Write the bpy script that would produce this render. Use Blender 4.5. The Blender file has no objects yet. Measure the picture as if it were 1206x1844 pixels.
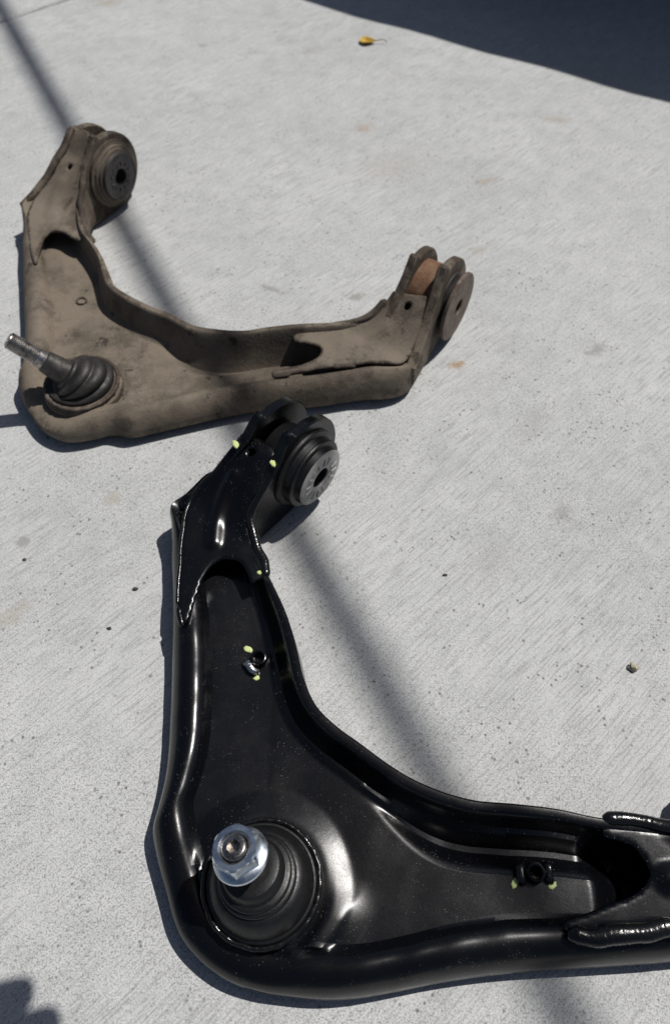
import bpy, bmesh, math, random
from mathutils import Vector, Matrix, noise
from mathutils.geometry import delaunay_2d_cdt

random.seed(7)
scene = bpy.context.scene
COL = scene.collection

# ------------------------------------------------------------------ camera
CAM_H, FPX, PITCH = 0.45, 1330.0, math.radians(57.0)      # metres, pixels (photo is 1206 x 1844), down-tilt
cam_data = bpy.data.cameras.new('camera')
cam = bpy.data.objects.new('camera', cam_data)
COL.objects.link(cam)
cam.location = (0, 0, CAM_H)
cam.rotation_euler = (math.radians(90) - PITCH, 0, 0)
cam_data.sensor_fit = 'VERTICAL'
cam_data.sensor_height = 24.0
cam_data.lens = 24.0 * FPX / 1844.0
cam_data.clip_start = 0.01
cam_data.clip_end = 500
cam_data.dof.use_dof = True
cam_data.dof.focus_distance = 0.42
cam_data.dof.aperture_fstop = 6.0
scene.camera = cam

# ------------------------------------------------------------------ light
SUN = Vector((0.48, 0.32, 1.0)).normalized()
world = bpy.data.worlds.new('World')
scene.world = world
world.use_nodes = True
wn = world.node_tree
bg = wn.nodes['Background']
sky = wn.nodes.new('ShaderNodeTexSky')
sky.sky_type = 'NISHITA'
sky.sun_disc = False
sky.sun_elevation = math.asin(SUN.z)
sky.sun_rotation = math.atan2(SUN.x, SUN.y)
sky.air_density = 1.0
sky.dust_density = 1.6
sky.ozone_density = 1.0
wn.links.new(sky.outputs[0], bg.inputs[0])
bg.inputs[1].default_value = 0.05
sl = bpy.data.lights.new('sun', 'SUN')
sl.energy = 5.0
sl.angle = math.radians(0.53)
sl.color = (1.0, 0.972, 0.93)
sun = bpy.data.objects.new('sun', sl)
COL.objects.link(sun)
sun.rotation_euler = (-SUN).to_track_quat('-Z', 'Y').to_euler()
scene.view_settings.view_transform = 'Standard'
scene.view_settings.look = 'None'
scene.view_settings.exposure = -0.29
scene.view_settings.gamma = 1.0
scene.view_settings.use_curve_mapping = False

# ------------------------------------------------------------------ helpers
CP, SP = math.cos(PITCH), math.sin(PITCH)
def at(px, py, z=0.0):
    """point of the place at height z that the survey photo shows at (px, py)"""
    u, v = px - 603.0, py - 922.0
    d = CP * v + FPX * SP
    k = (CAM_H - z) / d
    return Vector((u * k, (FPX * CP - v * SP) * k, z))
def at_surf(px, py, zf, it=14):
    z = 0.033
    for _ in range(it):
        p = at(px, py, z)
        z = 0.5 * z + 0.5 * zf(p)
    return at(px, py, z)
def sstep(a, b, x):
    t = max(0.0, min(1.0, (x - a) / (b - a)))
    return t * t * (3 - 2 * t)
def lerp(a, b, t): return a + (b - a) * t
def catmull(pts, sub=12, closed=False):
    n = len(pts); out = []
    rng = range(n) if closed else range(n - 1)
    for i in rng:
        if closed:
            p0, p1, p2, p3 = pts[i-1], pts[i], pts[(i+1) % n], pts[(i+2) % n]
        else:
            p1, p2 = pts[i], pts[i+1]
            p0 = pts[i-1] if i > 0 else p1 * 2 - p2
            p3 = pts[i+2] if i + 2 < n else p2 * 2 - p1
        # centripetal form keeps the curve from looping between uneven samples
        t0 = 0.0
        t1 = t0 + max(1e-6, (p1 - p0).length) ** 0.5
        t2 = t1 + max(1e-6, (p2 - p1).length) ** 0.5
        t3 = t2 + max(1e-6, (p3 - p2).length) ** 0.5
        for k in range(sub):
            t = t1 + (t2 - t1) * k / sub
            a1 = p0 * ((t1-t)/(t1-t0)) + p1 * ((t-t0)/(t1-t0))
            a2 = p1 * ((t2-t)/(t2-t1)) + p2 * ((t-t1)/(t2-t1))
            a3 = p2 * ((t3-t)/(t3-t2)) + p3 * ((t-t2)/(t3-t2))
            b1 = a1 * ((t2-t)/(t2-t0)) + a2 * ((t-t0)/(t2-t0))
            b2 = a2 * ((t3-t)/(t3-t1)) + a3 * ((t-t1)/(t3-t1))
            out.append(b1 * ((t2-t)/(t2-t1)) + b2 * ((t-t1)/(t2-t1)))
    if not closed: out.append(pts[-1].copy())
    return out
def arclen(pts):
    s = [0.0]
    for a, b in zip(pts, pts[1:]): s.append(s[-1] + (b - a).length)
    return s
def sample(pts, s, x):
    if x <= 0: return pts[0].copy()
    if x >= s[-1]: return pts[-1].copy()
    lo, hi = 0, len(s) - 1
    while hi - lo > 1:
        m = (lo + hi) // 2
        if s[m] <= x: lo = m
        else: hi = m
    t = (x - s[lo]) / max(1e-9, s[hi] - s[lo])
    return pts[lo].lerp(pts[hi], t)
def resample(pts, n):
    s = arclen(pts)
    return [sample(pts, s, s[-1] * i / (n - 1)) for i in range(n)]

def empty(name, loc, label, cat, group=None):
    o = bpy.data.objects.new(name, None)
    o.empty_display_size = 0.02
    COL.objects.link(o); o.location = loc
    o['label'] = label; o['category'] = cat
    if group: o['group'] = group
    return o
def wloc(o):
    v = Vector((0, 0, 0))
    while o is not None:
        v += o.location; o = o.parent
    return v
def link(name, verts, faces, mat, parent=None, smooth=True, auto=None, label=None):
    """one mesh object; vertices come in world coordinates"""
    off = wloc(parent) if parent else Vector((0, 0, 0))
    me = bpy.data.meshes.new(name)
    me.from_pydata([tuple(Vector(v) - off) for v in verts], [], faces)
    bm = bmesh.new(); bm.from_mesh(me)
    bmesh.ops.recalc_face_normals(bm, faces=bm.faces)
    if auto is not None:
        for e in bm.edges:
            if len(e.link_faces) == 2 and e.calc_face_angle(0) > math.radians(auto): e.smooth = False
    bm.to_mesh(me); bm.free()
    if smooth:
        for p in me.polygons: p.use_smooth = True
    o = bpy.data.objects.new(name, me)
    COL.objects.link(o)
    if mat: me.materials.append(mat)
    if parent: o.parent = parent
    if label: o['label'] = label
    return o
def frame(n):
    n = n.normalized()
    a = Vector((0, 0, 1)) if abs(n.z) < 0.9 else Vector((1, 0, 0))
    x = a.cross(n).normalized()
    return x, n.cross(x)
def rings(spec, seg=48, cap=(True, True), xref=None):
    """surface through a chain of circles: (centre, normal, radius or radius(angle))"""
    V, F = [], []
    for c, n, r in spec:
        n = n.normalized()
        if xref is not None:
            x = (xref - n * xref.dot(n)).normalized(); y = n.cross(x)
        else: x, y = frame(n)
        for k in range(seg):
            t = 2 * math.pi * k / seg
            rr = r(t) if callable(r) else r
            V.append(c + x * (math.cos(t) * rr) + y * (math.sin(t) * rr))
    for i in range(len(spec) - 1):
        for k in range(seg):
            k2 = (k + 1) % seg
            F.append((i*seg+k, i*seg+k2, (i+1)*seg+k2, (i+1)*seg+k))
    if cap[0]: F.append(tuple(range(seg - 1, -1, -1)))
    if cap[1]: F.append(tuple(range((len(spec)-1)*seg, len(spec)*seg)))
    return V, F
def lathe(c, n, prof, seg=48, cap=(True, True), xref=None):
    n = n.normalized()
    return rings([(c + n * a, n, r) for a, r in prof], seg, cap, xref)
def hexr(R, rnd=0.0):
    def f(t):
        k = math.pi / 3
        d = (t % k) - k / 2
        r = R * math.cos(math.pi / 6) / math.cos(d)
        return lerp(r, R * 0.93, rnd)
    return f
def bead(path, r0, seed, seg=10, flat=0.75, rough=0.14, ripple=0.0022):
    """weld bead: a lumpy tube with stacked ripples"""
    L = arclen(path)[-1]
    n = max(8, int(L / 0.0009))
    p = resample(path, n)
    V, F = [], []
    for i in range(n):
        t = (p[min(i+1, n-1)] - p[max(i-1, 0)]).normalized()
        x = t.cross(Vector((0, 0, 1)))
        if x.length < 1e-4: x = Vector((1, 0, 0))
        x.normalize(); y = x.cross(t)
        s = L * i / (n - 1)
        end = min(1.0, min(s, L - s) / (r0 * 1.3) + 0.15) ** 0.5
        k = 1 + 0.025 * math.sin(2 * math.pi * s / ripple + 4.0 * noise.noise(Vector((s * 200, seed, 0))))
        k *= 1 + rough * noise.noise(Vector((s * 60, seed, 3))) + rough * .18 * noise.noise(Vector((s * 260, seed, 5)))
        j = Vector((noise.noise(Vector((s*90, seed, 7))), noise.noise(Vector((s*90, seed, 9))), 0)) * r0 * 0.35
        for q in range(seg):
            a = 2 * math.pi * q / seg
            V.append(p[i] + j + (x * math.cos(a) + y * math.sin(a) * flat) * r0 * k * end)
    for i in range(n - 1):
        for q in range(seg):
            q2 = (q + 1) % seg
            F.append((i*seg+q, i*seg+q2, (i+1)*seg+q2, (i+1)*seg+q))
    F.append(tuple(range(seg))); F.append(tuple(range((n-1)*seg, n*seg)))
    return V, F
def inside(p, poly):
    c = False; j = len(poly) - 1
    for i in range(len(poly)):
        a, b = poly[i], poly[j]
        if (a[1] > p[1]) != (b[1] > p[1]) and p[0] < (b[0]-a[0]) * (p[1]-a[1]) / (b[1]-a[1]) + a[0]: c = not c
        j = i
    return c
def seg_dist(p, a, b):
    ab = b - a
    t = max(0, min(1, (p - a).dot(ab) / max(1e-12, ab.dot(ab))))
    return (p - a - ab * t).length

# ------------------------------------------------------------------ materials
def new_mat(name):
    m = bpy.data.materials.new(name); m.use_nodes = True
    nt = m.node_tree
    return m, nt, nt.nodes['Principled BSDF']
class N:
    """thin wrapper to write node graphs tersely"""
    def __init__(s, nt): s.nt = nt
    def add(s, t, **kw):
        n = s.nt.nodes.new(t)
        for k, v in kw.items(): setattr(n, k, v)
        return n
    def put(s, sock, v):
        if isinstance(v, bpy.types.NodeSocket): s.nt.links.new(v, sock)
        elif v is not None: sock.default_value = v
    def coord(s, scale=(1, 1, 1), rot=(0, 0, 0), loc=(0, 0, 0)):
        g = s.add('ShaderNodeNewGeometry')
        m = s.add('ShaderNodeMapping')
        m.inputs['Scale'].default_value = scale; m.inputs['Rotation'].default_value = rot; m.inputs['Location'].default_value = loc
        s.nt.links.new(g.outputs['Position'], m.inputs['Vector'])
        return m.outputs[0]
    def strokes(s, ang, scale, loc=(0, 0, 0)):
        w = s.add('ShaderNodeVectorRotate', rotation_type='Z_AXIS')
        s.nt.links.new(s.coord(), w.inputs[0]); w.inputs['Angle'].default_value = -ang
        m = s.add('ShaderNodeMapping'); m.inputs['Scale'].default_value = scale; m.inputs['Location'].default_value = loc
        s.nt.links.new(w.outputs[0], m.inputs['Vector'])
        return m.outputs[0]
    def noise(s, vec, scale, detail=3, rough=0.55, dist=0.0):
        n = s.add('ShaderNodeTexNoise'); s.put(n.inputs['Vector'], vec)
        n.inputs['Scale'].default_value = scale; n.inputs['Detail'].default_value = detail
        n.inputs['Roughness'].default_value = rough; n.inputs['Distortion'].default_value = dist
        return n.outputs[0]
    def voro(s, vec, scale, rnd=1.0, feature='F1'):
        n = s.add('ShaderNodeTexVoronoi', feature=feature); s.put(n.inputs['Vector'], vec)
        n.inputs['Scale'].default_value = scale; n.inputs['Randomness'].default_value = rnd
        return n
    def ramp(s, v, stops):
        r = s.add('ShaderNodeValToRGB'); s.put(r.inputs[0], v)
        e = r.color_ramp.elements
        while len(e) < len(stops): e.new(0.5)
        for i, (p, c) in enumerate(stops):
            e[i].position = p
            e[i].color = (c, c, c, 1) if not isinstance(c, tuple) else (*c, 1)
        return r.outputs[0]
    def mr(s, v, a, b, c=0.0, d=1.0):
        n = s.add('ShaderNodeMapRange', interpolation_type='SMOOTHSTEP'); s.put(n.inputs[0], v)
        for i, x in enumerate((a, b, c, d)): n.inputs[i+1].default_value = x
        return n.outputs[0]
    def math(s, op, a, b=None, c=None):
        n = s.add('ShaderNodeMath', operation=op); s.put(n.inputs[0], a); s.put(n.inputs[1], b)
        if c is not None: s.put(n.inputs[2], c)
        return n.outputs[0]
    def mix(s, f, a, b, mode='MIX'):
        n = s.add('ShaderNodeMix', data_type='RGBA', blend_type=mode)
        s.put(n.inputs[0], f)
        s.put(n.inputs[6], (*a, 1) if isinstance(a, tuple) else a)
        s.put(n.inputs[7], (*b, 1) if isinstance(b, tuple) else b)
        return n.outputs[2]
    def bump(s, h, strength=0.5, dist=0.001, nrm=None):
        n = s.add('ShaderNodeBump'); s.put(n.inputs['Height'], h)
        n.inputs['Strength'].default_value = strength; n.inputs['Distance'].default_value = dist
        if nrm is not None: s.nt.links.new(nrm, n.inputs['Normal'])
        return n.outputs[0]

def mat_concrete():
    m, nt, b = new_mat('brushed_concrete'); n = N(nt)
    P = n.coord()
    broom = n.strokes(math.radians(43), (42, 720, 1))      # broom strokes run one way
    broom2 = n.strokes(math.radians(44), (9, 190, 1), (3, 7, 0))
    s1 = n.noise(broom, 1.0, 2, 0.6)
    s2 = n.noise(broom2, 1.0, 3, 0.6)
    grain = n.noise(P, 1050, 2, 0.7)
    grain2 = n.noise(n.coord(loc=(2, 5, 0)), 430, 3, 0.7)
    big = n.noise(P, 5.5, 5, 0.6)
    mid = n.noise(P, 42, 5, 0.7)
    # some areas keep their strokes, others are worn to open sand
    worn = n.mr(n.noise(P, 8, 3, 0.6), 0.38, 0.60)
    tone = n.ramp(n.math('ADD', n.math('MULTIPLY', big, 0.45), n.math('MULTIPLY', mid, 0.55)),
                  [(0.36, (0.410, 0.415, 0.413)), (0.50, (0.482, 0.487, 0.484)), (0.64, (0.540, 0.543, 0.538))])
    tone = n.mix(n.math('MULTIPLY', n.mr(s1, 0.50, 0.64), n.math('MULTIPLY_ADD', worn, -0.28, 0.48)), tone, (0.215, 0.215, 0.212))
    tone = n.mix(n.math('MULTIPLY', n.mr(s1, 0.46, 0.34), n.math('MULTIPLY_ADD', worn, -0.14, 0.24)), tone, (0.60, 0.60, 0.59))
    tone = n.mix(n.mr(s2, 0.54, 0.68, 0, 0.16), tone, (0.27, 0.27, 0.262))
    tone = n.mix(n.math('MULTIPLY', n.mr(grain, 0.52, 0.60), n.math('MULTIPLY_ADD', worn, 0.28, 0.28)), tone, (0.130, 0.129, 0.124))
    tone = n.mix(n.math('MULTIPLY', n.mr(grain2, 0.55, 0.63), n.math('MULTIPLY_ADD', worn, 0.30, 0.30)), tone, (0.185, 0.182, 0.175))
    tone = n.mix(n.mr(grain, 0.45, 0.34, 0, 0.45), tone, (0.66, 0.66, 0.645))
    # pits and dark grit, gathered in patches
    pits = n.voro(n.coord(loc=(0.37, 0.11, 0)), 190)
    pm = n.math('MULTIPLY', n.mr(pits.outputs['Distance'], 0.24, 0.10), n.mr(n.noise(P, 34, 3, 0.6), 0.47, 0.60))
    tone = n.mix(n.math('MULTIPLY', pm, 0.75), tone, (0.10, 0.098, 0.092))
    grit = n.voro(n.coord(loc=(1.9, 0.7, 0)), 60)
    gm = n.math('MULTIPLY', n.mr(n.math('ADD', grit.outputs['Distance'], n.math('MULTIPLY', n.math('SUBTRACT', grain2, 0.5), 0.16)), 0.09, 0.045), n.mr(n.noise(n.coord(loc=(4, 2, 0)), 22, 2, 0.5), 0.53, 0.60))
    tone = n.mix(n.math('MULTIPLY', gm, 0.55), tone, (0.060, 0.058, 0.054))
    # stains: rust spots and grey scuffs, each at its own place
    ragged = n.math('MULTIPLY', n.math('SUBTRACT', n.noise(P, 130, 5, 0.8), 0.5), 3.2)
    def stain(cx, cy, rx, ry, ang, col, amt, sc=90):
        nonlocal tone
        q = n.coord(loc=(-cx, -cy, 0))
        w = n.add('ShaderNodeVectorRotate', rotation_type='Z_AXIS'); nt.links.new(q, w.inputs[0]); w.inputs['Angle'].default_value = -ang
        mp = n.add('ShaderNodeVectorMath', operation='MULTIPLY'); nt.links.new(w.outputs[0], mp.inputs[0]); mp.inputs[1].default_value = (1/rx, 1/ry, 0)
        ln = n.add('ShaderNodeVectorMath', operation='LENGTH'); nt.links.new(mp.outputs[0], ln.inputs[0])
        rag = n.math('ADD', ln.outputs['Value'], ragged)
        tone = n.mix(n.mr(rag, 1.0, 0.25, 0, amt), tone, col)
    for (px, py, r1, r2, a, c, k) in STAINS:
        p = at(px, py)
        stain(p.x, p.y, r1, r2, a, c, k)
    n.put(b.inputs['Base Color'], tone)
    b.inputs['Roughness'].default_value = 0.88
    b.inputs['Specular IOR Level'].default_value = 0.3
    h = n.math('ADD', n.math('MULTIPLY', s1, 1.2), n.math('ADD', n.math('MULTIPLY', grain, 0.4), n.math('MULTIPLY', grain2, 0.8)))
    h = n.math('SUBTRACT', h, n.math('MULTIPLY', pm, 0.6))
    n.put(b.inputs['Normal'], n.bump(h, 0.42, 0.0011))
    return m
RUST, GREY, TAN = (0.30, 0.19, 0.10), (0.22, 0.205, 0.185), (0.33, 0.285, 0.22)
STAINS = [(820, 657, .009, .006, .2, RUST, .75), (655, 231, .016, .010, .4, RUST, .38), (1073, 629, .015, .008, .5, GREY, .55),
          (875, 327, .014, .008, .3, TAN, .55), (640, 535, .012, .006, .1, GREY, .6), (1000, 215, .020, .008, 0, TAN, .5),
          (205, 898, .012, .008, .5, TAN, .5), (40, 975, .008, .006, .5, GREY, .6), (1010, 925, .012, .010, .8, GREY, .45),
          (560, 90, .03, .012, .2, GREY, .25), (365, 82, .008, .006, .2, GREY, .5), (195, 5, .022, .012, .2, TAN, .6),
          (490, 520, .020, .004, -.5, GREY, .5), (15, 1110, .02, .010, .6, TAN, .4), (860, 450, .016, .007, .5, TAN, .4),
          (960, 760, .03, .016, .8, GREY, .22), (880, 1010, .03, .02, .8, GREY, .2), (700, 300, .06, .03, .4, TAN, .22)]

def mat_black_paint(name='black_gloss_paint', rough=0.26):
    m, nt, b = new_mat(name); n = N(nt)
    P = n.coord()
    fine = n.noise(P, 2300, 2, 0.6)
    orange = n.noise(P, 420, 2, 0.5)
    patch = n.noise(P, 30, 4, 0.6)
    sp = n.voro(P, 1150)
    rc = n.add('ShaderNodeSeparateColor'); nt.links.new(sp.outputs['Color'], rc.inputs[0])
    speck = n.math('MULTIPLY', n.mr(sp.outputs['Distance'], 0.24, 0.12), n.mr(rc.outputs[0], 0.80, 0.83))  # sparkle put into the colour as pale specks
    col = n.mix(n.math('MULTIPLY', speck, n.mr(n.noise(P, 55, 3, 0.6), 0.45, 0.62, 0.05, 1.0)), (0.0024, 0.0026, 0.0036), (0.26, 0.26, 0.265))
    col = n.mix(n.mr(n.noise(P, 14, 5, 0.7), 0.58, 0.66, 0, 0.35), col, (0.014, 0.013, 0.0115))
    n.put(b.inputs['Base Color'], col)
    n.put(b.inputs['Roughness'], n.math('ADD', n.mr(patch, 0.35, 0.7, rough - 0.03, rough + 0.05), n.mr(fine, 0.4, 0.7, -0.03, 0.04)))
    b.inputs['Specular IOR Level'].default_value = 0.38
    h = n.math('ADD', n.math('MULTIPLY', fine, 0.5), n.math('MULTIPLY', orange, 0.6))
    n.put(b.inputs['Normal'], n.bump(h, 0.075, 0.0006))
    return m
def mat_dirty(name='dusty_old_steel', base=(0.152, 0.125, 0.096), dark=(0.030, 0.026, 0.022), amt=0.5):
    m, nt, b = new_mat(name); n = N(nt)
    P = n.coord()
    a = n.noise(P, 16, 5, 0.62); c = n.noise(P, 70, 5, 0.7); f = n.noise(P, 700, 3, 0.7); big = n.noise(P, 7, 3, 0.5)
    col = n.mix(n.mr(big, 0.38, 0.62), tuple(x * 0.80 for x in base), tuple(x * 1.20 for x in base))
    col = n.mix(n.mr(a, 0.47, 0.66, 0, amt + 0.25), col, tuple(x * 0.45 for x in base))
    col = n.mix(n.mr(n.noise(n.coord(loc=(1, 8, 2)), 24, 5, 0.7), 0.52, 0.66, 0, 0.62), col, (0.040, 0.031, 0.024))
    col = n.mix(n.math('MULTIPLY', n.mr(c, 0.60, 0.66), n.mr(a, 0.42, 0.58, 0.15, 1.0)), col, dark)
    col = n.mix(n.mr(n.noise(n.coord(loc=(3, 1, 5)), 42, 5, 0.75), 0.64, 0.72, 0, 0.7), col, (0.085, 0.045, 0.022))
    col = n.mix(n.mr(f, 0.53, 0.68, 0, 0.45), col, tuple(x * 1.55 for x in base))
    geo = n.add('ShaderNodeNewGeometry')
    col = n.mix(n.math('MULTIPLY', n.mr(geo.outputs['Pointiness'], 0.515, 0.56), n.mr(n.noise(n.coord(loc=(7, 7, 1)), 55, 5, 0.75), 0.44, 0.56, 0, 0.85)), col, (0.040, 0.028, 0.020))
    streak = n.noise(n.strokes(math.radians(20), (25, 260, 60), (2, 2, 2)), 1.0, 3, 0.6)
    col = n.mix(n.mr(streak, 0.58, 0.70, 0, 0.35), col, tuple(x * 0.5 for x in base))
    n.put(b.inputs['Base Color'], col)
    n.put(b.inputs['Roughness'], n.mr(c, 0.4, 0.75, 0.82, 0.60))
    b.inputs['Specular IOR Level'].default_value = 0.25
    h = n.math('ADD', n.math('MULTIPLY', f, 0.35), n.math('MULTIPLY', c, 1.0))
    n.put(b.inputs['Normal'], n.bump(h, 0.42, 0.0020))
    return m
def mat_simple(name, col, rough=0.5, metal=0.0, nscale=400, namt=0.3, bump=0.15, col2=None, c2scale=60):
    m, nt, b = new_mat(name); n = N(nt)
    P = n.coord()
    f = n.noise(P, nscale, 3, 0.65)
    c2 = col2 or tuple(x * 0.55 for x in col)
    cc = n.mix(n.mr(n.noise(P, c2scale, 5, 0.7), 0.42, 0.68), col, c2)
    cc = n.mix(n.mr(f, 0.5, 0.75, 0, namt), cc, tuple(x * 0.4 for x in col))
    n.put(b.inputs['Base Color'], cc)
    n.put(b.inputs['Roughness'], n.mr(f, 0.3, 0.7, rough - 0.06, rough + 0.10))
    b.inputs['Metallic'].default_value = metal
    n.put(b.inputs['Normal'], n.bump(f, bump, 0.0008))
    return m

M = {}
M['concrete'] = mat_concrete()
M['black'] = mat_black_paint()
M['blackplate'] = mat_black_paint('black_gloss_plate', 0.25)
M['weldblack'] = mat_simple('black_painted_weld', (0.006, 0.006, 0.0065), 0.16, 0, 600, 0.2, 0.25)
M['rubber'] = mat_simple('black_rubber', (0.0062, 0.0062, 0.0066), 0.42, 0, 900, 0.3, 0.15)
M['greydisc'] = mat_simple('grey_moulded_face', (0.36, 0.35, 0.335), 0.55, 0, 1500, 0.25, 0.08)
M['zinc'] = mat_simple('zinc_plating', (0.70, 0.745, 0.79), 0.29, 1.0, 140, 0.03, 0.01, (0.60, 0.66, 0.72), 70)
M['bare'] = mat_simple('bare_weld_metal', (0.75, 0.74, 0.72), 0.25, 1.0, 500, 0.3, 0.5)
M['stud'] = mat_simple('oily_steel', (0.36, 0.345, 0.33), 0.30, 1.0, 900, 0.4, 0.12, (0.16, 0.14, 0.12), 240)
M['oldstud'] = mat_simple('worn_steel', (0.42, 0.40, 0.38), 0.36, 1.0, 700, 0.5, 0.2, (0.12, 0.10, 0.085), 150)
M['studneck'] = mat_simple('dirty_stud_shank', (0.040, 0.036, 0.033), 0.42, 0.3, 500, 0.5, 0.3, (0.085, 0.076, 0.066), 120)
M['dirty'] = mat_dirty()
M['dirtyplate'] = mat_dirty('dusty_old_plate', (0.158, 0.130, 0.100))
M['dirtyweld'] = mat_dirty('dusty_old_weld', (0.100, 0.082, 0.065), amt=0.8)
M['oldrubber'] = mat_simple('dusty_old_rubber', (0.0105, 0.0096, 0.0090), 0.56, 0, 300, 0.3, 0.4, (0.030, 0.025, 0.021), 55)
M['rust'] = mat_simple('rusty_sleeve', (0.135, 0.066, 0.032), 0.80, 0, 420, 0.4, 0.4, (0.19, 0.118, 0.066), 80)
M['rustdisc'] = mat_simple('rusty_washer', (0.150, 0.116, 0.092), 0.60, 0.25, 420, 0.5, 0.45, (0.070, 0.040, 0.028), 75)
M['olddisc'] = mat_simple('dark_worn_face', (0.055, 0.050, 0.048), 0.55, 0.1, 500, 0.4, 0.3, (0.026, 0.022, 0.021), 90)
M['paintmark'] = mat_simple('yellow_green_paint_dab', (0.50, 0.58, 0.22), 0.6, 0, 900, 0.2, 0.2, (0.60, 0.64, 0.34), 300)
M['hole'] = mat_simple('dark_bore', (0.012, 0.011, 0.010), 0.7)
M['leaf'] = mat_simple('yellow_leaf', (0.50, 0.31, 0.018), 0.55, 0, 300, 0.25, 0.3, (0.36, 0.19, 0.01), 120)
M['stem'] = mat_simple('leaf_stem', (0.20, 0.12, 0.05), 0.7)
M['stone'] = mat_simple('chip_stone', (0.42, 0.39, 0.30), 0.85, 0, 400, 0.4, 0.5, (0.30, 0.27, 0.20), 160)
M['grit'] = mat_simple('dark_grit', (0.055, 0.052, 0.046), 0.85, 0, 500, 0.3, 0.5)
M['soil'] = mat_simple('joint_dirt', (0.060, 0.055, 0.048), 0.95, 0, 300, 0.4, 0.6)
M['plastic'] = mat_simple('black_plastic', (0.012, 0.012, 0.013), 0.5, 0, 300, 0.3, 0.2)
M['skin'] = mat_simple('skin', (0.42, 0.25, 0.17), 0.5, 0, 700, 0.15, 0.2, (0.36, 0.20, 0.13), 60)
M['cable'] = mat_simple('cable_sheath', (0.02, 0.02, 0.02), 0.6)

# ------------------------------------------------------------------ ground
def structure(o): o['kind'] = 'structure'; return o
structure(link('ground', [(-150, -150, -0.012), (150, -150, -0.012), (150, 150, -0.012), (-150, 150, -0.012)], [(0, 1, 2, 3)], M['soil'], smooth=False))
J0, J1 = at(0, 38), at(112, 0)                       # the slab joint in the top left corner
jd = (J1 - J0).normalized(); jn = Vector((-jd.y, jd.x, 0))
if jn.y < 0: jn = -jn
def slab(name, near):
    """a slab whose edge along the joint is tooled round"""
    V, F = [], []
    n = 340
    prof = [(0.0, -0.010), (0.0, -0.004), (0.0012, -0.0018), (0.0035, -0.0005), (0.007, 0.0), (0.03, 0.0), (0.12, 0.0), (0.5, 0.0), (3.0, 0.0), (60, 0.0)]
    sgn = -1 if near else 1
    xs = [-60, -6] + [-1.2 + 3.0 * i / n for i in range(n + 1)] + [6, 60]
    for d, z in prof:
        for x in xs:
            w = 0.0011 * noise.noise(Vector((x * 45, 3 if near else 9, 0))) + 0.0008 * noise.noise(Vector((x * 160, 5 if near else 2, 0)))
            if abs(x) > 5: w = 0
            p = J0 + jd * x + jn * (sgn * (0.0022 + d + w * math.exp(-d / 0.004)))
            V.append((p.x, p.y, z))
    m = len(xs)
    for i in range(len(prof) - 1):
        for k in range(m - 1):
            F.append((i*m+k, i*m+k+1, (i+1)*m+k+1, (i+1)*m+k))
    return structure(link(name, V, F, M['concrete']))
slab('concrete_slab', True)
slab('concrete_slab', False)

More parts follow.
